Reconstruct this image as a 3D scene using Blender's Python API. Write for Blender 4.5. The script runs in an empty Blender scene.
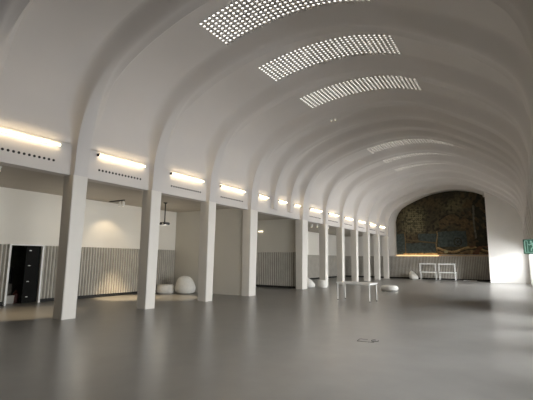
import bpy, bmesh, math, random
from mathutils import Matrix, Vector, noise
random.seed(4)
PI = math.pi
scn = bpy.context.scene
COL = scn.collection

# ------------------------------------------------------------------ materials
def new_mat(name):
    m = bpy.data.materials.new(name); m.use_nodes = True
    nt = m.node_tree
    return m, nt, nt.nodes['Principled BSDF']
def mat(name, col, rough=.6, var=.06, scale=3.0, bump=.0, metal=0., spec=.5, detail=4):
    m, nt, b = new_mat(name)
    tc = nt.nodes.new('ShaderNodeTexCoord'); n = nt.nodes.new('ShaderNodeTexNoise')
    n.inputs['Scale'].default_value = scale; n.inputs['Detail'].default_value = detail
    nt.links.new(tc.outputs['Object'], n.inputs['Vector'])
    r = nt.nodes.new('ShaderNodeValToRGB')
    lo = [max(0, c*(1-var)) for c in col]; hi = [min(1, c*(1+var)) for c in col]
    r.color_ramp.elements[0].color = (*lo, 1); r.color_ramp.elements[1].color = (*hi, 1)
    r.color_ramp.elements[0].position = .3; r.color_ramp.elements[1].position = .7
    nt.links.new(n.outputs['Fac'], r.inputs['Fac']); nt.links.new(r.outputs['Color'], b.inputs['Base Color'])
    b.inputs['Roughness'].default_value = rough; b.inputs['Metallic'].default_value = metal
    b.inputs['Specular IOR Level'].default_value = spec
    if bump:
        bp = nt.nodes.new('ShaderNodeBump'); bp.inputs['Strength'].default_value = bump; bp.inputs['Distance'].default_value = .02
        nt.links.new(n.outputs['Fac'], bp.inputs['Height']); nt.links.new(bp.outputs['Normal'], b.inputs['Normal'])
    return m
def emis(name, col, s):
    m, nt, b = new_mat(name)
    b.inputs['Base Color'].default_value = (*col, 1)
    b.inputs['Emission Color'].default_value = (*col, 1); b.inputs['Emission Strength'].default_value = s
    return m
M = {}
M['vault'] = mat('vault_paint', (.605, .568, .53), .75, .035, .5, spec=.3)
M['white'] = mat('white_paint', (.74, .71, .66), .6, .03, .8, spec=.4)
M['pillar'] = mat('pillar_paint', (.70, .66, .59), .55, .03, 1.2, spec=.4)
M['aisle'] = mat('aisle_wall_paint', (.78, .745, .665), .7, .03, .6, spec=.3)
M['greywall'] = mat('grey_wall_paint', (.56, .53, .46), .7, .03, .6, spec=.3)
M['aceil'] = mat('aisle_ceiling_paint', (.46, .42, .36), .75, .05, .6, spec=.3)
M['slat'] = mat('slat_grey_wood', (.50, .47, .41), .6, .10, 2.5, spec=.3)
M['slatback'] = mat('slat_backing', (.21, .195, .165), .8, .08, 2.0, spec=.2)
M['plinth'] = mat('dark_plinth', (.015, .014, .012), .7, .1)
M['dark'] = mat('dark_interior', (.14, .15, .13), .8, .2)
M['darkleaf'] = mat('dark_door_leaf', (.006, .006, .005), .6, .2, spec=.1)
M['muraledge'] = mat('mural_edge', (.02, .018, .014), .6, .2)
M['furn'] = mat('white_lacquer', (.83, .82, .78), .35, .02, 4)
M['pouf'] = mat('pouf_fabric', (.74, .72, .66), .8, .05, 12, bump=.15, spec=.25)
M['black'] = mat('black_metal', (.018, .018, .017), .4, .2, metal=.3)
M['steel'] = mat('steel', (.55, .54, .5), .35, .05, metal=.8)
M['card'] = mat('pale_cardboard', (.42, .40, .36), .8, .1)
M['reddark'] = mat('dark_red_plastic', (.09, .02, .012), .5, .1)
M['ledge'] = emis('gilded_ledge_added_glow', (.90, .66, .36), .75)  # emission stands in for warm light on the ledge's left part
M['gilt'] = mat('gilded_ledge', (.42, .27, .11), .5, .1)
M['tube'] = emis('warm_tube', (1., .80, .52), 24)
M['dots'] = emis('skylight_glass', (.97, .98, .93), 2.2)
M['spot'] = emis('lit_lamp_face', (1., .9, .7), 2.2)
M['hole'] = mat('vent_hole', (.012, .011, .01), .8, .1)
M['green'] = mat('sign_green', (.006, .05, .026), .35, .1)
M['signwhite'] = mat('sign_white', (.17, .27, .22), .4, .02)
M['backwall'] = mat('back_wall_darkened', (.22, .19, .15), .8, .04, .5)  # unseen wall, coloured dark to stand for the dim hall behind the camera
# glass pane: mostly clear with a glossy coat
m, nt, b = new_mat('window_glass'); M['glass'] = m
tr = nt.nodes.new('ShaderNodeBsdfTransparent'); gl = nt.nodes.new('ShaderNodeBsdfGlossy'); gl.inputs['Roughness'].default_value = .02
fr = nt.nodes.new('ShaderNodeFresnel'); fr.inputs['IOR'].default_value = 1.3; mx = nt.nodes.new('ShaderNodeMixShader')
nt.links.new(fr.outputs[0], mx.inputs[0]); nt.links.new(tr.outputs[0], mx.inputs[1]); nt.links.new(gl.outputs[0], mx.inputs[2])
nt.links.new(mx.outputs[0], nt.nodes['Material Output'].inputs['Surface'])
# polished concrete
m, nt, b = new_mat('polished_concrete'); M['floor'] = m
tc = nt.nodes.new('ShaderNodeTexCoord')
n1 = nt.nodes.new('ShaderNodeTexNoise'); n1.inputs['Scale'].default_value = .35; n1.inputs['Detail'].default_value = 8; n1.inputs['Roughness'].default_value = .62
n2 = nt.nodes.new('ShaderNodeTexNoise'); n2.inputs['Scale'].default_value = 2.2; n2.inputs['Detail'].default_value = 6; n2.inputs['Distortion'].default_value = 0
for n in (n1, n2): nt.links.new(tc.outputs['Object'], n.inputs['Vector'])
r1 = nt.nodes.new('ShaderNodeValToRGB'); r1.color_ramp.elements[0].color = (.148, .142, .130, 1); r1.color_ramp.elements[1].color = (.202, .194, .180, 1)
r1.color_ramp.elements[0].position = .32; r1.color_ramp.elements[1].position = .68
r2 = nt.nodes.new('ShaderNodeValToRGB'); r2.color_ramp.elements[0].color = (.94, .94, .94, 1); r2.color_ramp.elements[1].color = (1.03, 1.03, 1.03, 1)
r2.color_ramp.elements[0].position = .35; r2.color_ramp.elements[1].position = .65
mm = nt.nodes.new('ShaderNodeMix'); mm.data_type = 'RGBA'; mm.blend_type = 'MULTIPLY'; mm.inputs[0].default_value = 1
nt.links.new(n1.outputs['Fac'], r1.inputs[0]); nt.links.new(n2.outputs['Fac'], r2.inputs[0])
nt.links.new(r1.outputs[0], mm.inputs[6]); nt.links.new(r2.outputs[0], mm.inputs[7]); nt.links.new(mm.outputs[2], b.inputs['Base Color'])
mr = nt.nodes.new('ShaderNodeMapRange'); mr.inputs['To Min'].default_value = .26; mr.inputs['To Max'].default_value = .31
nt.links.new(n1.outputs['Fac'], mr.inputs['Value']); nt.links.new(mr.outputs[0], b.inputs['Roughness'])
b.inputs['Specular IOR Level'].default_value = .5
bp = nt.nodes.new('ShaderNodeBump'); bp.inputs['Strength'].default_value = .012; bp.inputs['Distance'].default_value = .02
nt.links.new(n2.outputs['Fac'], bp.inputs['Height']); # painted mural (colours painted per vertex below)
m, nt, b = new_mat('mural_paint'); M['mural'] = m
at = nt.nodes.new('ShaderNodeAttribute'); at.attribute_name = 'paint'
nt.links.new(at.outputs['Color'], b.inputs['Base Color']); b.inputs['Roughness'].default_value = .7; b.inputs['Specular IOR Level'].default_value = .25

# ------------------------------------------------------------------ helpers
def link(name, bm, m, parent=None, smooth=False, angle=None, kind=None):
    bm.normal_update()
    me = bpy.data.meshes.new(name); bm.to_mesh(me); bm.free()
    for x in (m if isinstance(m, (list, tuple)) else [m]): me.materials.append(x)
    if smooth:
        for p in me.polygons: p.use_smooth = True
    if angle: me.set_sharp_from_angle(angle=math.radians(angle))
    o = bpy.data.objects.new(name, me); COL.objects.link(o)
    if parent: o.parent = parent
    if kind: o['kind'] = kind
    return o
def tag(o, label, cat, group=None):
    o['label'] = label; o['category'] = cat
    if group: o['group'] = group
    return o
def empty(name, loc=(0, 0, 0), rz=0, kind=None):
    o = bpy.data.objects.new(name, None); COL.objects.link(o)
    o.location = loc; o.rotation_euler.z = rz; o.empty_display_size = .2
    if kind: o['kind'] = kind
    return o
def box(bm, x0, x1, y0, y1, z0, z1, bev=0, mi=0, mtx=None):
    t = bmesh.new()
    vs = [t.verts.new((x, y, z)) for z in (z0, z1) for y in (y0, y1) for x in (x0, x1)]
    for f in ((0, 2, 3, 1), (4, 5, 7, 6), (0, 1, 5, 4), (2, 6, 7, 3), (0, 4, 6, 2), (1, 3, 7, 5)):
        t.faces.new([vs[i] for i in f])
    if bev: bmesh.ops.bevel(t, geom=t.edges[:], offset=bev, segments=2, affect='EDGES')
    for f in t.faces: f.material_index = mi
    if mtx is not None: t.transform(mtx)
    tmp = bpy.data.meshes.new('t'); t.to_mesh(tmp); t.free(); bm.from_mesh(tmp); bpy.data.meshes.remove(tmp)
def cyl(bm, p0, p1, r0, r1=None, seg=16):
    r1 = r0 if r1 is None else r1
    p0 = Vector(p0); p1 = Vector(p1); d = p1-p0
    mt = Matrix.Translation((p0+p1)/2) @ d.to_track_quat('Z', 'Y').to_matrix().to_4x4()
    bmesh.ops.create_cone(bm, cap_ends=True, segments=seg, radius1=r0, radius2=r1, depth=d.length, matrix=mt)
def lathe(bm, prof, seg=32):
    rings = []
    for r, z in prof:
        rings.append([bm.verts.new((r*math.cos(2*PI*k/seg), r*math.sin(2*PI*k/seg), z)) for k in range(seg)] if r > 1e-4 else [bm.verts.new((0, 0, z))])
    for a, b_ in zip(rings, rings[1:]):
        for k in range(seg):
            k2 = (k+1) % seg
            if len(a) == 1: bm.faces.new((a[0], b_[k2], b_[k]))
            elif len(b_) == 1: bm.faces.new((a[k], a[k2], b_[0]))
            else: bm.faces.new((a[k], a[k2], b_[k2], b_[k]))
def struct(name, boxes, m, bev=0, parent=None):
    bm = bmesh.new()
    for b_ in boxes: box(bm, *b_, bev=bev)
    return link(name, bm, m, parent, kind=None if parent else 'structure')

# ------------------------------------------------------------------ layout numbers
XW = -10.25            # face of the arcade wall above the openings
XR = .65               # right wall
XA = -14.75            # far wall of the side aisle
YB, YE = -6.0, 38.3    # back and mural end
ZB = 3.83              # underside of the arcade beam
PIL = [(3.5, 3.9), (6.26, 6.66), (9.02, 9.42), (11.93, 12.33), (14.82, 15.36), (19.95, 20.6), (23.1, 23.5), (25.9, 26.3),
       (28.72, 29.12), (31.5, 31.9), (34.3, 34.7), (37.1, 37.5)]
NARROW = [(16.82, 17.18), (18.5, 18.86)]
RIBS = [(-2.0, -1.6), (.75, 1.15)] + PIL[:5] + NARROW + PIL[5:]
# intrados (inner face of the ribs) measured across the hall
IN = [(-10.09, 3.83), (-10.07, 4.3), (-10.04, 4.75), (-9.95, 5.2), (-9.76, 5.72), (-9.38, 6.28), (-8.75, 6.83), (-8.0, 7.2), (-7.25, 7.46),
      (-6.4, 7.68), (-5.5, 7.81), (-4.7, 7.84), (-3.85, 7.77), (-3.05, 7.57), (-2.3, 7.25), (-1.45, 6.76), (-.62, 6.18), (-.05, 5.6), (.2, 5.15),
      (.32, 4.7), (.36, 4.2), (.38, 3.6), (.46, 2.9), (.6, 2.3)]
IN = [(x, z-.11*min(1, max(0, (z-5.0)/1.5))) for x, z in IN]
def crom(P, sub=5):
    out = []
    for i in range(len(P)-1):
        p0 = Vector(P[max(i-1, 0)]); p1 = Vector(P[i]); p2 = Vector(P[i+1]); p3 = Vector(P[min(i+2, len(P)-1)])
        for k in range(sub):
            t = k/sub
            out.append(.5*((2*p1)+(p2-p0)*t+(2*p0-5*p1+4*p2-p3)*t*t+(3*p1-p0-3*p2+p3)*t**3))
    out.append(Vector(P[-1])); return out
INS = crom([Vector(p) for p in IN])
def depth(p):
    x, z = p
    if x < -5:
        t = min(1, max(0, (z-4.4)/1.6)); return .16+.25*t*t*(3-2*t)
    if z > 3.6: return .28+.13*min(1, max(0, (z-4.4)/1.4))
    t = (z-2.3)/1.3; return .04+.24*t
SH = []
for i, p in enumerate(INS):
    a = INS[max(i-1, 0)]; b_ = INS[min(i+1, len(INS)-1)]; t = (b_-a).normalized(); nrm = Vector((-t.y, t.x))
    q = p+nrm*depth(p)
    if p.x < -5 and p.y < 4.8: q.x = min(q.x, XW) if q.x < XW else XW
    if p.x > -.5: q.x = min(q.x, XR)
    SH.append(q)
for i in range(len(SH)):
    if INS[i].x < -5 and INS[i].y < 4.6: SH[i].x = XW-.003
def filt(i):   # half-width of the fillet at the rib root
    z = INS[i].y
    if INS[i].x < -5:
        t = min(1, max(0, (z-4.3)/1.6)); return .04+.36*t*t*(3-2*t)
    t = min(1, max(0, (z-3.2)/2.2)); return .08+.34*t

# ------------------------------------------------------------------ room shell
struct('floor', [(-16.6, 1.0, YB-.2, YE+.3, -.2, 0)], M['floor'])
# vault shell
def shell():
    bm = bmesh.new()
    pts = [q for q in SH if not (q.x > -1 and q.y < 4.96) and not (q.x < -5 and q.y < 4.6)]
    i0 = 0
    ys = [YB+(YE-YB)*k/24 for k in range(25)]
    g = [[bm.verts.new((q.x, y, q.y)) for q in pts] for y in ys]
    for r0, r1 in zip(g, g[1:]):
        for k in range(len(pts)-1): bm.faces.new((r0[k], r0[k+1], r1[k+1], r1[k]))
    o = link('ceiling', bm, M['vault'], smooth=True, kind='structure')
    return o
shell()
# ribs
def rib(y0, y1, idx, cap=False):
    bm = bmesh.new(); yc = (y0+y1)/2; h = (y1-y0)/2
    secs = []
    for i, p in enumerate(INS):
        if cap and p.x < -5 and p.y < 4.05: continue
        s = SH[i]; F = filt(i); n_ = p-s
        row = []
        half = [(-h-F, -.12)]+[(-h-F+F*t, t**3.0) for t in (0, .2, .4, .55, .7, .8, .9, .97)]+[(-h, .97), (-h+.03, 1.0)]
        flat = half+[(-y, d) for y, d in reversed(half)]
        nf = len(flat); rnd = [(-.56, -.12)]; ns = nf-8
        for k in range(ns):
            u = k/(ns-1); rnd.append((-.54+.56*u, .86*(.5-.5*math.cos(PI*u**.9))))
        rnd += [(.08, .91), (.15, .97), (.185, 1.0), (.205, .96), (.235, .55), (.34, .12), (.50, -.12)]
        wz = min(1, max(0, (p.y-5.3)/1.6)) if p.x < -5 else min(1, max(0, (p.y-3.6)/1.2))
        wz = wz*wz*(3-2*wz)
        prof = [(a0*(1-wz)+b0*wz, a1*(1-wz)+b1*wz) for (a0, a1), (b0, b1) in zip(flat, rnd)]
        for y, d in prof:
            q = s+n_*d
            row.append(bm.verts.new((q.x, yc+y, q.y)))
        secs.append(row)
    for r0, r1 in zip(secs, secs[1:]):
        for k in range(len(r0)-1): bm.faces.new((r0[k], r0[k+1], r1[k+1], r1[k]))
    bm.faces.new(secs[0])
    bm.faces.new(list(reversed(secs[-1])))
    bmesh.ops.remove_doubles(bm, verts=bm.verts[:], dist=.0008)
    bmesh.ops.recalc_face_normals(bm, faces=bm.faces[:])
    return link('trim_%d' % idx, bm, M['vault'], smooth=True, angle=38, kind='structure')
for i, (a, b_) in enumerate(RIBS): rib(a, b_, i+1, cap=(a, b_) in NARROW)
# arcade wall above the openings, its underside is the beam
struct('wall_left', [(-10.62, XW+.0, YB, YE, ZB, 4.7)], M['vault'])
# right wall with low glazed openings and a clerestory row
bays = [(RIBS[i][1], RIBS[i+1][0]) for i in range(len(RIBS)-1)]
bays = [b_ for b_ in bays if b_[0] > 3]
LOW, TOP = (.15, 2.45), (3.75, 4.8)
wb = []; y = YB; wins = []
for a, b_ in bays:
    if b_ - a < 2: continue
    if a > 34: continue
    o0, o1 = a+.02, b_-.02
    if a > 31: o1 = 35.55
    wb.append((XR, XR+.3, y, o0, 0, 5.3)); y = o1
    if a > 28: wb += [(XR, XR+.3, o0, o1, 0, LOW[0]), (XR, XR+.3, o0, o1, LOW[1], 5.3)]
    else: wb += [(XR, XR+.3, o0, o1, 0, LOW[0]), (XR, XR+.3, o0, o1, LOW[1], TOP[0]), (XR, XR+.3, o0, o1, TOP[1], 5.3)]
    wins.append((o0, o1))
wb.append((XR, XR+.3, y, YE+.3, 0, 5.3))
struct('wall_right', wb, M['white'])
wn = 1
def window(y0, y1, z0, z1, mull):
    global wn
    w = empty('window_%d' % wn, (XR+.15, (y0+y1)/2, z0), kind='structure'); wn += 1
    L_, H_ = (y1-y0)/2, z1-z0
    bm = bmesh.new(); f = .05
    box(bm, -.03, .03, -L_, -L_+f, 0, H_); box(bm, -.03, .03, L_-f, L_, 0, H_)
    box(bm, -.03, .03, -L_+f, L_-f, 0, f); box(bm, -.03, .03, -L_+f, L_-f, H_-f, H_)
    for k in range(1, mull): 
        yy = -L_+2*L_*k/mull; box(bm, -.025, .025, yy-.02, yy+.02, f, H_-f)
    link('window_frame', bm, M['furn'], w)
    bm = bmesh.new(); box(bm, -.004, .004, -L_+.02, L_-.02, .02, H_-.02); link('pane', bm, M['glass'], w)
for o0, o1 in wins:
    window(o0, o1, *LOW, 2)
    if o0 < 28: window(o0, o1, *TOP, 2)
struct('wall_back', [(-16.6, XR+.3, YB-.25, YB, 0, 8.6)], M['backwall'])
# mural end wall, with the slat panelling and self-glowing ledge; profile follows the vault
bm = bmesh.new()
box(bm, XA-.2, -10.2, YE, YE+.25, 0, 4.1)
vs = [bm.verts.new((q.x, YE-.02, q.y+.05)) for q in SH] + [bm.verts.new((XR, YE-.02, 0)), bm.verts.new((-10.62, YE-.02, 0)), bm.verts.new((-10.62, YE-.02, 3.9))]
f = bm.faces.new(vs); bmesh.ops.triangulate(bm, faces=[f])
link('wall_end', bm, M['white'], kind='structure')
# white cross wall standing in front at the right
bm = bmesh.new(); yw = 35.8
top = [q for q in SH if q.x > -1.96]
fr_ = [(-1.96, 0)] + [(-1.96, SH[min(range(len(SH)), key=lambda k: abs(SH[k].x+1.96))].y)] + [(q.x, q.y+.02) for q in top] + [(XR, 0)]
for yy in (yw, yw+.3): pass
a_ = [bm.verts.new((x, yw, z)) for x, z in fr_]; b2 = [bm.verts.new((x, yw+.3, z)) for x, z in fr_]
bm.faces.new(a_); bm.faces.new(list(reversed(b2)))
for k in range(len(a_)):
    k2 = (k+1) % len(a_); bm.faces.new((a_[k], b2[k], b2[k2], a_[k2]))
bmesh.ops.recalc_face_normals(bm, faces=bm.faces[:])
link('wall_front', bm, M['white'], kind='structure')
# ---- side aisle
DY0, DY1, DZ = 7.06, 8.12, 2.0
struct('wall_aisle', [(XA-.2, XA, YB, DY0, 0, 4.05), (XA-.2, XA, DY1, YE+.25, 0, 4.05), (XA-.2, XA, DY0, DY1, DZ, 4.05)], M['aisle'])
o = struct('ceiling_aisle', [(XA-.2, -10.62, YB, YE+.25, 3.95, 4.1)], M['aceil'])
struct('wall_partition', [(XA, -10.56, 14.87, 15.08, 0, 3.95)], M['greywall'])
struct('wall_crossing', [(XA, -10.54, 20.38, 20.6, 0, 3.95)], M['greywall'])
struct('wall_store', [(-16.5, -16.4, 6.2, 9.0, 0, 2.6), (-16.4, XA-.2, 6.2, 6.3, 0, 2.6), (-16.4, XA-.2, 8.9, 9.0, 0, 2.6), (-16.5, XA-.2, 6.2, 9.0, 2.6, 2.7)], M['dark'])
# slat panelling (pattern kept in one mesh per wall run, dark plinth a part of it)
tn = len(RIBS)+1
def slats(axis, c, s0, s1, z0=.12, z1=2.02, pitch=.125):
    """axis 'x': wall plane x=c facing +x, running along y; axis 'y': plane y=c facing -y."""
    global tn
    root = empty('trim_%d' % tn, (0, 0, 0), kind='structure'); tn += 1
    def B(bm, a, b_, d0, d1, z0, z1):
        if axis == 'x': box(bm, c+d0, c+d1, a, b_, z0, z1)
        else: box(bm, a, b_, c-d1, c-d0, z0, z1)
    bm = bmesh.new(); B(bm, s0, s1, .002, .02, z0, z1); link('backing', bm, M['slatback'], root)
    bm = bmesh.new(); n_ = int((s1-s0)/pitch); st = (s1-s0)/n_
    for k in range(n_):
        a = s0+k*st; w = st*.66; e = .022
        # bevelled batten: trapezoid section
        pr = [(a, .02), (a+e, .065), (a+w-e, .065), (a+w, .02)]
        lo = []; hi = []
        for s, d in pr:
            P = (c+d, s) if axis == 'x' else (s, c-d)
            lo.append(bm.verts.new((*P, z0))); hi.append(bm.verts.new((*P, z1)))
        for j in range(3): bm.faces.new((lo[j], lo[j+1], hi[j+1], hi[j]))
        bm.faces.new(hi); bm.faces.new(list(reversed(lo)))
    bmesh.ops.recalc_face_normals(bm, faces=bm.faces[:])
    link('slat_panel', bm, M['slat'], root)
    bm = bmesh.new(); B(bm, s0, s1, .002, .012, 0, z0); link('plinth', bm, M['plinth'], root)
    return root
slats('x', XA, 2.0, DY0-.07); slats('x', XA, DY1+.07, 14.86); slats('x', XA, 20.62, YE-.1)
slats('y', 20.38, XA+.08, -10.6)
slats('y', YE-.02, XA+.1, -10.66); slats('y', YE-.02, -10.6, -1.2)
# door opening in the panelling
d = empty('door_1', (XA, (DY0+DY1)/2, 0), kind='structure')
L_ = (DY1-DY0)/2
bm = bmesh.new(); box(bm, -.1, .09, -L_-.065, -L_, 0, DZ+.04); box(bm, -.1, .09, L_, L_+.065, 0, DZ+.04); box(bm, -.1, .09, -L_, L_, DZ, DZ+.04)
link('door_frame', bm, M['furn'], d)
lf = bmesh.new(); box(lf, -.06, -.02, .02, L_-.005, .02, DZ-.01, bev=.004)
leaf = link('door_leaf', lf, M['darkleaf'], d)
for z in (.22, .75, 1.3, 1.83):
    bm = bmesh.new(); box(bm, -.02, -.005, .12, .2, z-.012, z+.012, bev=.003); cyl(bm, (-.02, .16, z), (0, .16, z), .016)
    link('door_latch', bm, M['steel'], leaf)
# mural
def paint(px, py, X, Z):
    n = lambda s, o=0: noise.noise(Vector((X*s+o, Z*s, o*1.7)))
    olive = Vector((.052, .041, .021)); dark = Vector((.016, .014, .008)); brown = Vector((.062, .038, .017)); water = Vector((.034, .041, .037))
    gold = Vector((.20, .13, .055)); sand = Vector((.098, .085, .045))
    t = .5+.7*n(.9)+.35*n(2.7, 5); c = dark.lerp(olive, min(1, max(0, t+.1)))
    t = max(0, min(1, .2+1.5*n(.55, 9))); c = c.lerp(brown, t*.7)
    # hills
    d_ = (py-(222-7*math.exp(-((px-456)/9)**2)+2*n(1.2, 3)))
    if 443 < px < 480 and 0 < d_ < 10: c = c.lerp(brown*1.15, .7)
    if abs(d_) < .8 and 443 < px < 476: c = dark
    g = math.exp(-(((px-459)/11)**2+((py-208)/6)**2)); c = c.lerp(sand, g*.75)
    # city blocks with a street grid
    g = math.exp(-(((px-416)/12)**4+((py-221)/13)**4))
    gx = abs(((px+.12*py)/2.0) % 1-.5) < .17; gz = abs((py/2.1) % 1-.5) < .17
    c = c.lerp(sand*.75, g*.55)
    if gx or gz: c = c.lerp(sand*1.6, g*.8)
    if n(4.2, 21) > .22: c = c.lerp(dark*.8, .7)
    # dark foliage at the top and right, pale trunk
    tt = min(1, max(0, (200-py+3*n(.8, 4))/6)); c = c.lerp(dark*1.1, tt*.85)
    tt = min(1, max(0, (px-474+4*n(.7, 6))/4)); c = c.lerp(dark*.9, tt*.75)
    if px > 466 and n(3.2, 31) > .1: c = c.lerp(brown*1.1, .6)
    if abs(px-(477+2.5*n(.5, 8))) < .9 and 208 < py < 240: c = Vector((.075, .068, .052))
    # water
    e = 1.2*n(1.4, 12); w = False
    if px < 406+e and py > 234+e: w = True
    if 406.6+e < px < 438 and py > 243+e+max(0, 412-px)*.1: w = True
    if 420+2*e < px < 440 and 234+e < py < 241.5+(px-420)*.08: w = True
    if 441 < px < 469+e and 232.5+e < py < 247.5: w = True
    if w: c = water*(1+.25*n(1.1, 2))
    if abs(px-(439.8+.8*math.sin(py*.3))) < .5 and py > 232: c = gold*.8
    if abs(px-406.3-e*.5) < .5 and 232 < py < 254: c = gold*.55
    if abs(py-(241+(px-415)*.12)) < .6 and 408 < px < 440: c = dark.lerp(gold, .3)
    # compass wheel
    rr = math.hypot((px-460.5), (py-243)); an = math.atan2(py-243, px-460.5)
    if rr < 4.2 and (rr > 3.2 or abs(math.sin(4*an)) < .3 or rr < 1): c = dark*1.2
    # winding golden shore along the foot
    sh = 250+2.2*math.sin((px-445)*.17)
    if px > 440 and py > sh: c = brown.lerp(gold, max(0, .3+.7*n(3.1, 14))) 
    if px > 440 and abs(py-sh) < .6: c = gold*1.2
    if px > 440 and abs(py-sh-2.4) < .5: c = dark
    if px > 468 and py > 247 and n(1.8, 17) > 0: c = Vector((.075, .034, .016))
    if math.hypot(px-448.5, (py-252.5)*1.4) < 2: c = sand*2.2
    if px < 440 and py > 254+e*.6 and px > 404: c = gold*1.4
    if py < 192.5: c = dark*.8
    return c
MX0, MX1 = -9.55, -1.3; MZ0 = 2.16
mt_pts = [(-9.55, 5.2), (-9.45, 5.6), (-9.25, 6.02), (-8.94, 6.40), (-8.4, 6.74), (-7.71, 7.06), (-6.9, 7.38), (-6.2, 7.58), (-5.13, 7.74), (-4.3, 7.75), (-3.6, 7.65), (-2.96, 7.50), (-2.24, 7.24), (-2.23, 7.02), (-1.3, 6.9)]
def topz(x):
    for (xa, za), (xb, zb) in zip(mt_pts, mt_pts[1:]):
        if x <= xb: return za+(zb-za)*max(0, (x-xa)/(xb-xa))
    return mt_pts[-1][1]
mur = empty('mural', (-5.6, 38.2, MZ0)); tag(mur, 'large dark painted landscape mural with arched top on the end wall', 'mural')
bm = bmesh.new(); NX, NZ = 300, 210; grid = []; cl = []
lay = bm.verts.layers.float_color.new('paint')
for i in range(NX+1):
    x = MX0+(MX1-MX0)*i/NX; tz = topz(x); colv = []
    for j in range(NZ+1):
        fi = 1+.55*noise.noise(Vector((x*5, j*.12, 3)))+.35*noise.noise(Vector((x*11, j*.3, 7)))
        z = MZ0+(tz-MZ0)*j/NZ; v = bm.verts.new((x+5.6, -.03, z-MZ0)); colv.append(v)
        c = paint(396+(x+9.6)*12.33, 256.5-(z-2.07)*11.3, x, z); v[lay] = (max(0, c.x)*1.35*fi, max(0, c.y)*1.4*fi, max(0, c.z)*1.4*fi, 1)
    grid.append(colv)
for i in range(NX):
    for j in range(NZ): bm.faces.new((grid[i][j], grid[i+1][j], grid[i+1][j+1], grid[i][j+1]))
link('painted_surface', bm, M['mural'], mur)
bm = bmesh.new(); ring = [(MX0, MZ0)]+mt_pts+[(MX1, MZ0)]
A = [bm.verts.new((x+5.6, -.028, z-MZ0)) for x, z in ring]; Bv = [bm.verts.new((x+5.6, .07, z-MZ0)) for x, z in ring]
for k in range(len(A)): 
    k2 = (k+1) % len(A); bm.faces.new((A[k], Bv[k], Bv[k2], A[k2]))
link('backing_edge', bm, M['muraledge'], mur)
lg = bmesh.new(); box(lg, -9.6, -5.95, 38.12, 38.27, 2.04, 2.13, bev=.008)
o = link('trim_%d' % tn, lg, M['ledge'], kind='structure'); tn += 1
lg = bmesh.new(); box(lg, -5.94, -1.3, 38.12, 38.27, 2.04, 2.12, bev=.008)
link('trim_%d' % tn, lg, M['gilt'], kind='structure'); tn += 1

# ------------------------------------------------------------------ pillars
ords = ['nearest', 'second', 'third', 'fourth', 'fifth', 'sixth', 'seventh', 'eighth', 'ninth', 'tenth', 'eleventh']
for i, (a, b_) in enumerate(PIL):
    yc = (a+b_)/2; h = (b_-a)/2
    bm = bmesh.new(); bv = .018; rows = []
    for z, xe, hh in ((0, .20, h), (1.2, .212, h+.004), (2.6, .232, h+.012), (ZB-.004, .245, h+.02)):
        pts = [(-.2, -hh), (xe-bv, -hh), (xe, -hh+bv), (xe, hh-bv), (xe-bv, hh), (-.2, hh)]
        rows.append([bm.verts.new((x, y_, z)) for x, y_ in pts])
    for r0, r1 in zip(rows, rows[1:]):
        for k in range(6): k2 = (k+1) % 6; bm.faces.new((r0[k], r0[k2], r1[k2], r1[k]))
    bm.faces.new(list(reversed(rows[0]))); bm.faces.new(rows[-1])
    o = link('pillar', bm, M['pillar']); o.location = (-10.33, yc, 0)
    if i == 0: lab = 'white pillar just outside the left edge of the view'
    elif i == 1: lab = 'white tapered concrete pillar nearest the viewer, right of the dark doorway'
    elif i == 5: lab = 'wider white pillar at the end of the wide opening, fifth in the row'
    elif i == 11: lab = 'farthest white pillar, next to the mural wall'
    else: lab = '%s white tapered pillar in the row, counted from the nearest' % ords[i-1]
    tag(o, lab, 'pillar', 'row of white pillars')

# ------------------------------------------------------------------ wall lamps and vent holes in the bays
lampsY = [(5.02, .86, 0), (7.88, .88, 1), (10.79, .88, 2), (13.6, .88, 3), (15.99, .45, -1), (17.85, .45, -2), (19.5, .38, -3),
          (21.95, .82, 5), (24.72, .82, 6), (27.5, .82, 7), (30.3, .82, 8), (33.1, .82, 9), (35.9, .82, 10)]
def lamp_label(k):
    if k == 0: return 'warm tube wall lamp at the left edge, before the nearest pillar'
    if k == -1: return 'short warm tube lamp above the wide opening, nearest of its three'
    if k == -2: return 'short warm tube lamp in the middle above the wide opening'
    if k == -3: return 'short warm tube lamp above the wide opening, beside the fifth pillar'
    if k == 10: return 'farthest warm tube lamp, between the last two pillars'
    names = {1: 'nearest and second', 2: 'second and third', 3: 'third and fourth', 5: 'fifth and sixth', 6: 'sixth and seventh', 7: 'seventh and eighth', 8: 'eighth and ninth', 9: 'ninth and tenth'}
    return 'warm tube wall lamp above the bay between the %s pillars' % names[k]
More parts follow.
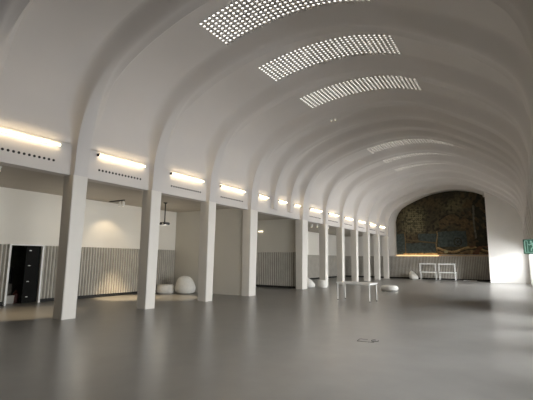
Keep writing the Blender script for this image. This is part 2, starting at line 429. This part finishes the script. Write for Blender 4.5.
for yc, hl, k in lampsY:
    r = empty('wall_lamp', (XW, yc, 4.57)); tag(r, lamp_label(k), 'lamp', 'tube lamps along the arcade wall')
    bm = bmesh.new(); box(bm, 0, .03, -hl*.96, hl*.96, -.025, .025, bev=.004); link('mounting_rail', bm, M['furn'], r)
    segs = ((-hl+.05, -.012), (.012, hl-.03)) if hl > .6 else ((-hl+.05, hl-.03),)
    for s0, s1 in segs:
        bm = bmesh.new(); cyl(bm, (.07, s0, 0), (.07, s1, 0), .018); link('tube', bm, M['tube'], r, smooth=True, angle=40)
    bm = bmesh.new(); box(bm, .0, .105, -hl, -hl+.05, -.036, .036, bev=.006); link('end_cap', bm, M['black'], r)
    bm = bmesh.new(); box(bm, .0, .105, hl-.03, hl, -.034, .034, bev=.006); link('end_cap', bm, M['furn'], r)
    if hl > .6:
        nh = 14 if k else 11
        y0 = yc-.76 if k else 4.5
        lo = lamp_label(k).replace('warm tube wall lamp', 'row of small dark round vent holes').replace('farthest warm tube lamp', 'farthest row of dark vent holes')
        lo = lo.replace('above the bay', 'under the lamp')
        hr = empty('vent_hole_row', (XW, y0, 4.14)); tag(hr, lo, 'vent', 'rows of vent holes in the arcade wall')
        first = None
        for j in range(nh):
            dy = j*(1.52/13 if k else .125)
            if first is None:
                bm = bmesh.new(); cyl(bm, (-.004, 0, 0), (.004, 0, 0), .034, seg=14); first = link('vent_hole', bm, M['hole'], hr)
            else:
                c = first.copy(); COL.objects.link(c); c.parent = hr; c.location = (0, dy, 0)

# ------------------------------------------------------------------ skylights: grids of round glass lenses
def ring_(bm, c, n_, ro, ri, h):
    q = n_.to_track_quat('Z', 'Y').to_matrix(); rr = []
    for r_, z_ in ((ro, 0), (ro, h), (ri, h), (ri, 0)):
        rr.append([bm.verts.new(c+q @ Vector((r_*math.cos(2*PI*k/10), r_*math.sin(2*PI*k/10), z_))) for k in range(10)])
    for a, b_ in zip(rr, rr[1:]):
        for k in range(10):
            f = bm.faces.new((a[k], a[(k+1) % 10], b_[(k+1) % 10], b_[k])); f.material_index = 1
def skylight(y0, y1, x0, x1, n):
    root = bmesh.new()
    segs = [q for q in SH]
    L = [0]
    idx = [i for i, q in enumerate(segs) if x0-.4 < q.x < x1+.4]
    pts = [segs[i] for i in idx]
    s = [0.0]
    for a, b_ in zip(pts, pts[1:]): s.append(s[-1]+(b_-a).length)
    def atx(x):
        for a, b_, sa, sb in zip(pts, pts[1:], s, s[1:]):
            if a.x <= x <= b_.x: return sa+(sb-sa)*(x-a.x)/(b_.x-a.x)
    sa, sb = atx(x0), atx(x1); nc = 30; nr = 10
    for i in range(nc):
        ss = sa+(sb-sa)*i/(nc-1)
        for a, b_, u0, u1 in zip(pts, pts[1:], s, s[1:]):
            if u0 <= ss <= u1:
                p = a.lerp(b_, (ss-u0)/(u1-u0)); t = (b_-a).normalized(); nn = Vector((t.y, 0, -t.x))
                break
        for j in range(nr):
            yy = y0+(y1-y0)*j/(nr-1); c = Vector((p.x, yy, p.y))
            cyl(root, c-nn*.02, c+nn*.002, .041, seg=10)
            ring_(root, c-nn*.01, nn, .047, .040, .036)
    return link('window_%d' % n, root, [M['dots'], M['vault']], kind='structure')
for y0, y1 in ((7.5, 8.74), (10.42, 11.62), (13.4, 14.48), (21.75, 22.78), (24.55, 25.6), (27.35, 28.4)):
    skylight(y0, y1, -6.84, -2.58, wn); wn += 1

# ------------------------------------------------------------------ tables
def table(name, loc, rz, L=1.5, D=.62, H=.72):
    r = empty(name, loc, rz)
    bm = bmesh.new(); box(bm, -L/2, L/2, -D/2, D/2, H-.035, H, bev=.006); link('tabletop', bm, M['furn'], r)
    bm = bmesh.new()
    for s in (-1, 1):
        box(bm, -L/2+.06, L/2-.06, s*(D/2-.06)-.012, s*(D/2-.06)+.012, H-.075, H-.036)
        box(bm, s*(L/2-.06)-.012, s*(L/2-.06)+.012, -D/2+.06, D/2-.06, H-.075, H-.036)
    link('apron', bm, M['furn'], r)
    for sx in (-1, 1):
        for sy in (-1, 1):
            bm = bmesh.new(); x, y_ = sx*(L/2-.05), sy*(D/2-.05)
            cyl(bm, (x, y_, .025), (x-.004*sx, y_, H-.036), .017, .020); lg = link('leg', bm, M['furn'], r, smooth=True, angle=40)
            bm = bmesh.new(); cyl(bm, (x, y_, 0), (x, y_, .028), .026, .023); link('foot', bm, M['black'], lg)
    return r
t = table('table', (-5.66, 16.02, 0), math.radians(-9), L=1.52, D=.70); tag(t, 'long narrow white table standing alone on the polished floor in the hall', 'table')
def tree(o, parent=None):
    c = o.copy(); COL.objects.link(c); c.parent = parent
    for ch in o.children: tree(ch, c)
    return c
far = table('table', (-6.62, 36.75, 0), math.radians(2), L=1.32, D=.62, H=.70)
tag(far, 'white table under another one, left stack before the mural wall', 'table', 'stacked tables by the mural')
for x, y_, z, rz, lab in ((-6.66, 36.77, .70, 3, 'white table on top of the left stack before the mural wall'),
                      (-5.14, 36.9, 0, -1, 'white table under another one, right stack before the mural wall'),
                      (-5.17, 36.88, .70, 1.5, 'white table on top of the right stack before the mural wall')):
    c = tree(far); c.location = (x, y_, z); c.rotation_euler.z = math.radians(rz); c['label'] = lab

# ------------------------------------------------------------------ poufs
def smoothprof(P, sub=6): return [(max(0, v.x), v.y) for v in crom([Vector(p) for p in P], sub)]
def pouf(loc, prof, lab, seam_r=None, seam_z=None, sx=1, sy=1, lean=(0, 0), rot=0):
    r = empty('pouf', loc, rot); tag(r, lab, 'pouf', 'white poufs')
    bm = bmesh.new(); lathe(bm, smoothprof(prof), 40)
    H = max(p[1] for p in prof)
    for v in bm.verts:
        k = v.co.z/H; v.co.x = v.co.x*sx+lean[0]*k*k; v.co.y = v.co.y*sy+lean[1]*k*k
    link('cushion', bm, M['pouf'], r, smooth=True)
    if seam_r:
        bm = bmesh.new(); n_ = 48
        k = seam_z/H
        for i in range(n_):
            a0, a1 = 2*PI*i/n_, 2*PI*(i+1)/n_
            cyl(bm, (seam_r*sx*math.cos(a0)+lean[0]*k*k, seam_r*sy*math.sin(a0)+lean[1]*k*k, seam_z), (seam_r*sx*math.cos(a1)+lean[0]*k*k, seam_r*sy*math.sin(a1)+lean[1]*k*k, seam_z), .007, seg=6)
        link('piping', bm, M['pouf'], r)
    return r
pouf((-14.0, 13.62, 0), [(0, .0), (.3, .0), (.39, .03), (.42, .12), (.40, .26), (.36, .37), (.30, .405), (.12, .41), (0, .41)], 'low round white pouf beside the big round one by the slatted wall', .37, .365)
pouf((-13.22, 14.1, 0), [(0, 0), (.28, 0), (.41, .06), (.47, .22), (.44, .42), (.33, .66), (.2, .77), (.08, .805), (0, .81)], 'big rounded white pouf in front of the grey wall', sx=1.0, lean=(-.06, .0))
pouf((-10.63, 21.72, 0), [(0, 0), (.3, 0), (.38, .05), (.40, .18), (.32, .34), (.2, .47), (.08, .56), (0, .58)], 'white pouf half hidden behind the wider fifth pillar', lean=(-.12, 0))
pouf((-9.98, 22.28, 0), [(0, 0), (.24, 0), (.27, .03), (.28, .2), (.27, .38), (.24, .42), (0, .425)], 'small drum shaped white pouf at the foot of the sixth pillar', .268, .395)
pouf((-6.02, 22.15, 0), [(0, 0), (.32, 0), (.43, .05), (.46, .14), (.42, .24), (.3, .29), (0, .31)], 'flat disc shaped white pouf on the open floor right of the white table', .455, .15)
pouf((-8.0, 37.55, 0), [(0, 0), (.26, 0), (.36, .06), (.39, .2), (.33, .38), (.2, .58), (.08, .70), (0, .73)], 'pointed white pouf standing before the slats under the mural', lean=(-.22, 0))

# ------------------------------------------------------------------ small things
# pale board lying at the foot of the panelling
bm = bmesh.new(); box(bm, -.5, .5, -.09, .09, 0, .05, bev=.01); o = link('plank', bm, M['furn']); o.location = (-3.55, 37.75, 0)
tag(o, 'pale plank lying on the floor at the foot of the mural wall', 'plank')
# projector-like device on a pole in the aisle
r = empty('hanging_projector', (-12.6, 12.03, 3.95)); tag(r, 'black device on a thin black pole hanging from the aisle ceiling', 'projector')
bm = bmesh.new(); cyl(bm, (0, 0, -.05), (0, 0, 0), .04, .1, 20); link('ceiling_plate', bm, M['black'], r, smooth=True, angle=40)
bm = bmesh.new(); cyl(bm, (0, 0, -.84), (0, 0, -.05), .026); link('pole', bm, M['black'], r, smooth=True, angle=40)
bm = bmesh.new(); box(bm, -.17, .17, -.15, .15, -.95, -.84, bev=.02); bd = link('body', bm, M['black'], r)
bm = bmesh.new(); cyl(bm, (.05, -.16, -.895), (.05, -.145, -.895), .035, seg=20); link('lens', bm, M['steel'], bd)
# track light
r = empty('track_light', (-13.6, 10.6, 3.95)); tag(r, 'short ceiling track with two white spotlight heads above the slatted aisle wall', 'light')
bm = bmesh.new(); box(bm, -.8, .15, -.02, .02, -.04, 0); link('track', bm, M['black'], r)
for x, y_ in ((-.12, .0), (.1, .0)):
    bm = bmesh.new(); cyl(bm, (x, y_, -.1), (x, y_, -.04), .015); cyl(bm, (x, y_, -.09), (x-.05, y_+.02, -.24), .05, .055, 20)
    h_ = link('spotlight_head', bm, M['furn'], r, smooth=True, angle=40)
    bm = bmesh.new(); cyl(bm, (x-.05, y_+.02, -.24), (x-.052, y_+.021, -.246), .04, seg=20); link('lamp_face', bm, M['spot'], h_)
# ceiling spots
def cspot(loc, lab, s=1.0, up=.1):
    r = empty('ceiling_spotlight', loc); tag(r, lab, 'light', 'small ceiling spotlights')
    bm = bmesh.new(); cyl(bm, (0, 0, -.03), (0, 0, 0), .07*s, seg=20); cyl(bm, (0, 0, -.03-up), (0, 0, -.03), .05*s, .05*s, 20); link('housing', bm, M['furn'], r, smooth=True, angle=40)
    bm = bmesh.new(); cyl(bm, (0, 0, -.038-up), (0, 0, -.031-up), .042*s, seg=20); link('lamp_face', bm, M['spot'], r)
cspot((-11.55, 24.15, 3.95), 'small spotlight on the aisle ceiling seen past the fifth pillar, left of two', 1.3, .16)
cspot((-11.22, 24.3, 3.95), 'small spotlight on the aisle ceiling seen past the fifth pillar, right of two', 1.3, .16)
cspot((-11.3, 26.3, 3.95), 'small spotlight on the aisle ceiling between the sixth and seventh pillars', 1.2)
cspot((-11.36, 4.95, 3.95), 'small spotlight on the aisle ceiling at the left edge', 1.0)
cspot((-6.74, 16.22, 7.90), 'tiny spotlight high on the vault above the wide opening, left of two', .7, .05)
cspot((-6.58, 16.28, 7.93), 'tiny spotlight high on the vault above the wide opening, right of two', .7, .05)
# wall light on the cross wall of the wide opening
r = empty('bracket_light', (-13.12, 20.39, 3.27)); tag(r, 'small bright white light on the wall inside the wide opening', 'light')
bm = bmesh.new(); box(bm, -.12, .12, -.03, 0, -.03, .03, bev=.005); link('bracket', bm, M['furn'], r)
bm = bmesh.new(); box(bm, -.15, .15, -.09, -.03, -.03, .03, bev=.01); link('lamp_shade', bm, M['spot'], r)
# dark bottle-like object at the foot of the slats
bm = bmesh.new(); lathe(bm, smoothprof([(0, 0), (.07, 0), (.075, .03), (.07, .12), (.045, .16), (.06, .2), (.06, .26), (.03, .3), (.035, .36), (0, .37)], 3), 20)
o = link('bottle', bm, M['black'], smooth=True); o.location = (-14.45, 9.42, 0); tag(o, 'small dark upright bottle at the foot of the slats beside the nearest pillar', 'bottle')
# floor socket
r = empty('floor_socket', (-2.72, 8.2, 0), math.radians(8)); tag(r, 'small metal floor socket cover set in the polished floor', 'floor socket')
bm = bmesh.new(); f = .007; a, b_ = .17, .13
for q in ((-a, a, -b_, -b_+f*2), (-a, -a+f*2, -b_+f*2, b_), (-a+f*2, 0, b_-f, b_)): box(bm, *q, 0, .004)
link('cover_rim', bm, M['black'], r)
bm = bmesh.new()
for i in range(24):
    a0, a1 = 2*PI*i/24, 2*PI*(i+1)/24
    if i in (3, 4, 5): continue
    cyl(bm, (.16+.07*math.cos(a0), .05+.09*math.sin(a0), .003), (.16+.07*math.cos(a1), .05+.09*math.sin(a1), .003), .0045, seg=6)
link('pull_ring', bm, M['black'], r)
# things inside the dark store room
def crate(loc, s, lab, rz=0, m='card'):
    r = empty('storage_box', loc, rz); tag(r, lab, 'box', 'boxes in the dark doorway')
    bm = bmesh.new(); box(bm, -s[0]/2, s[0]/2, -s[1]/2, s[1]/2, 0, s[2]*.84, bev=.006); link('body', bm, M[m], r)
    bm = bmesh.new(); box(bm, -s[0]/2-.01, s[0]/2+.01, -s[1]/2-.01, s[1]/2+.01, s[2]*.84+.001, s[2], bev=.006); link('lid', bm, M[m], r)
crate((-15.2, 7.34, 0), (.3, .3, .27), 'pale cardboard box on the floor just inside the dark doorway')
crate((-15.75, 7.42, 0), (.4, .42, .42), 'dark box behind the pale one inside the doorway', .1, 'slatback')
crate((-15.75, 7.42, .421), (.38, .4, .22), 'flat box lying on the dark box inside the doorway', .25, 'slatback')
bm = bmesh.new(); lathe(bm, smoothprof([(0, 0), (.1, 0), (.11, .04), (.11, .26), (.09, .33), (.03, .37), (.03, .42), (0, .43)], 3), 20)
o = link('canister', bm, M['reddark'], smooth=True); o.location = (-15.3, 7.66, 0); tag(o, 'dark red canister standing in the doorway beside the pale box', 'canister')
bm = bmesh.new(); cyl(bm, (0, 0, .0), (0, 0, .02), .12, seg=20); cyl(bm, (0, 0, .02), (0, 0, 1.25), .018); cyl(bm, (-.16, 0, 1.2), (.16, 0, 1.2), .015)
o = link('floor_stand', bm, M['black']); o.location = (-15.95, 7.78, 0); tag(o, 'thin dark stand with a crossbar inside the dark doorway', 'stand')

# ------------------------------------------------------------------ exit sign on the right wall
r = empty('exit_sign', (.36, 13.2, 2.02)); tag(r, 'green emergency exit sign with white running figure projecting from the right wall', 'sign')
bm = bmesh.new(); box(bm, -.23, .22, -.02, .02, -.2, .2, bev=.006); link('sign_plate', bm, M['green'], r)
bm = bmesh.new(); box(bm, .22, .32, -.02, .02, -.03, .03); link('wall_bracket', bm, M['black'], r)
bm = bmesh.new()
def flat(P, y_=-.0225):
    f_ = [bm.verts.new((x, y_, z)) for x, z in P]; g_ = [bm.verts.new((x, y_-.003, z)) for x, z in P]
    bm.faces.new(f_); bm.faces.new(list(reversed(g_)))
    for k in range(len(P)): bm.faces.new((f_[k], f_[(k+1) % len(P)], g_[(k+1) % len(P)], g_[k]))
def limb(p, q, w):
    p = Vector(p); q = Vector(q); d_ = (q-p).normalized(); n_ = Vector((-d_.y, d_.x))*w
    flat([p-n_, q-n_, q+n_, p+n_])
# running figure heading left, door frame to the left
flat([(-.045+.026*math.cos(a*PI/8), .13+.026*math.sin(a*PI/8)) for a in range(16)])
limb((-.03, .1), (.015, -.01), .026); limb((-.035, .085), (-.09, .04), .012); limb((-.09, .04), (-.105, .075), .010)
limb((-.02, .085), (.05, .07), .012); limb((.05, .07), (.07, .02), .010)
limb((.01, -.01), (-.05, -.055), .016); limb((-.05, -.055), (-.05, -.12), .013)
limb((.015, -.01), (.06, -.08), .016); limb((.06, -.08), (.115, -.085), .012)
limb((-.19, -.15), (-.19, .16), .012); limb((-.19, .16), (-.13, .16), .010); limb((-.13, .16), (-.13, -.15), .008); limb((-.2, -.155), (.18, -.155), .008)
flat([(.12, .05), (.17, .1), (.17, 0)]); limb((.17, .05), (.2, .05), .02)
bmesh.ops.recalc_face_normals(bm, faces=bm.faces[:]); link('pictogram', bm, M['signwhite'], r)

# ------------------------------------------------------------------ light
def area(name, loc, direction, sx, sy, power, col=(1, 1, 1), spread=180):
    l = bpy.data.lights.new(name, 'AREA'); l.shape = 'RECTANGLE'; l.size = sx; l.size_y = sy; l.energy = power; l.color = col; l.spread = math.radians(spread)
    o = bpy.data.objects.new(name, l); COL.objects.link(o); o.location = loc
    o.rotation_euler = Vector(direction).to_track_quat('-Z', 'Y').to_euler(); return o
DAY = (.95, .975, 1.0)
for o0, o1 in wins:
    yc = (o0+o1)/2; w = o1-o0
    k = .72+.022*yc
    area('daylight_low', (XR+1.3, yc, 2.3), (-1, 0, -.55), 2.6, w, 470*k, DAY)
    area('daylight_front', (XR+.6, yc, 1.3), (-1, 0, 0), 2.2, w, 80*k, DAY)
    if o0 < 28: area('daylight_high', (XR+.5, yc, 4.28), (-1, 0, -.05), 1.0, w, 30, DAY)
area('daylight_door', (3.6, 30.5, 3.2), (-4.2, 5.3, -1.9), 1.8, 1.0, 1500, DAY)
def spot(loc, target, power, ang, col=(1, .78, .5), blend=.6):
    l = bpy.data.lights.new('spot_light', 'SPOT'); l.energy = power; l.spot_size = math.radians(ang); l.spot_blend = blend; l.color = col; l.shadow_soft_size = .05
    o = bpy.data.objects.new('spot_light', l); COL.objects.link(o); o.location = loc
    o.rotation_euler = (Vector(target)-Vector(loc)).to_track_quat('-Z', 'Y').to_euler()
spot((-13.6, 10.9, 3.6), (-13.7, 11.2, 0), 1500, 46)
spot((-11.32, 5.1, 3.7), (-12.2, 6.3, 0), 700, 48)
spot((-12.1, 12.7, 3.85), (-12.4, 12.3, 0), 700, 46)
spot((-13.8, 10.7, 3.6), (-14.75, 10.8, 1.5), 45, 95)
area('ledge_glow', (-7.6, 38.05, 2.1), (0, .35, 1), 3.8, .06, 5, (1, .62, .28))
for x, y_ in ((-13.4, 5.0), (-13.4, 9.0), (-13.2, 12.6), (-13, 17.5), (-12.8, 25), (-12.8, 31)):  # added warm fill lights without fixtures, brightening the aisle walls
    l = bpy.data.lights.new('aisle_fill', 'POINT'); l.energy = 12; l.color = (1, .92, .78); l.shadow_soft_size = .12
    o = bpy.data.objects.new('aisle_fill', l); COL.objects.link(o); o.location = (x, y_, 2.7)
w = bpy.data.worlds.new('world'); scn.world = w; w.use_nodes = True
bg = w.node_tree.nodes['Background']; bg.inputs['Color'].default_value = (.80, .88, 1., 1); bg.inputs['Strength'].default_value = 1.6

# ------------------------------------------------------------------ camera
R = [[0.848397524146015, -0.06954302700288811, -0.5247717679317243], [0.5292672421114507, 0.12995868915211858, 0.83844315582012], [0.009890776038861352, -0.9890776038861352, 0.14706347622781973]]
cd = bpy.data.cameras.new('camera'); cam = bpy.data.objects.new('camera', cd); COL.objects.link(cam)
cd.sensor_fit = 'HORIZONTAL'; cd.sensor_width = 36; cd.lens = 400/533*36; cd.clip_start = .05; cd.clip_end = 300
cam.matrix_world = Matrix(((R[0][0], -R[0][1], -R[0][2], 0), (R[1][0], -R[1][1], -R[1][2], 0), (R[2][0], -R[2][1], -R[2][2], 1.6), (0, 0, 0, 1)))
scn.camera = cam
scn.view_settings.view_transform = 'Standard'; scn.view_settings.look = 'None'; scn.view_settings.exposure = -.06
scn.cycles.use_denoising = True; scn.cycles.max_bounces = 10; scn.cycles.diffuse_bounces = 6; scn.cycles.sample_clamp_indirect = 6
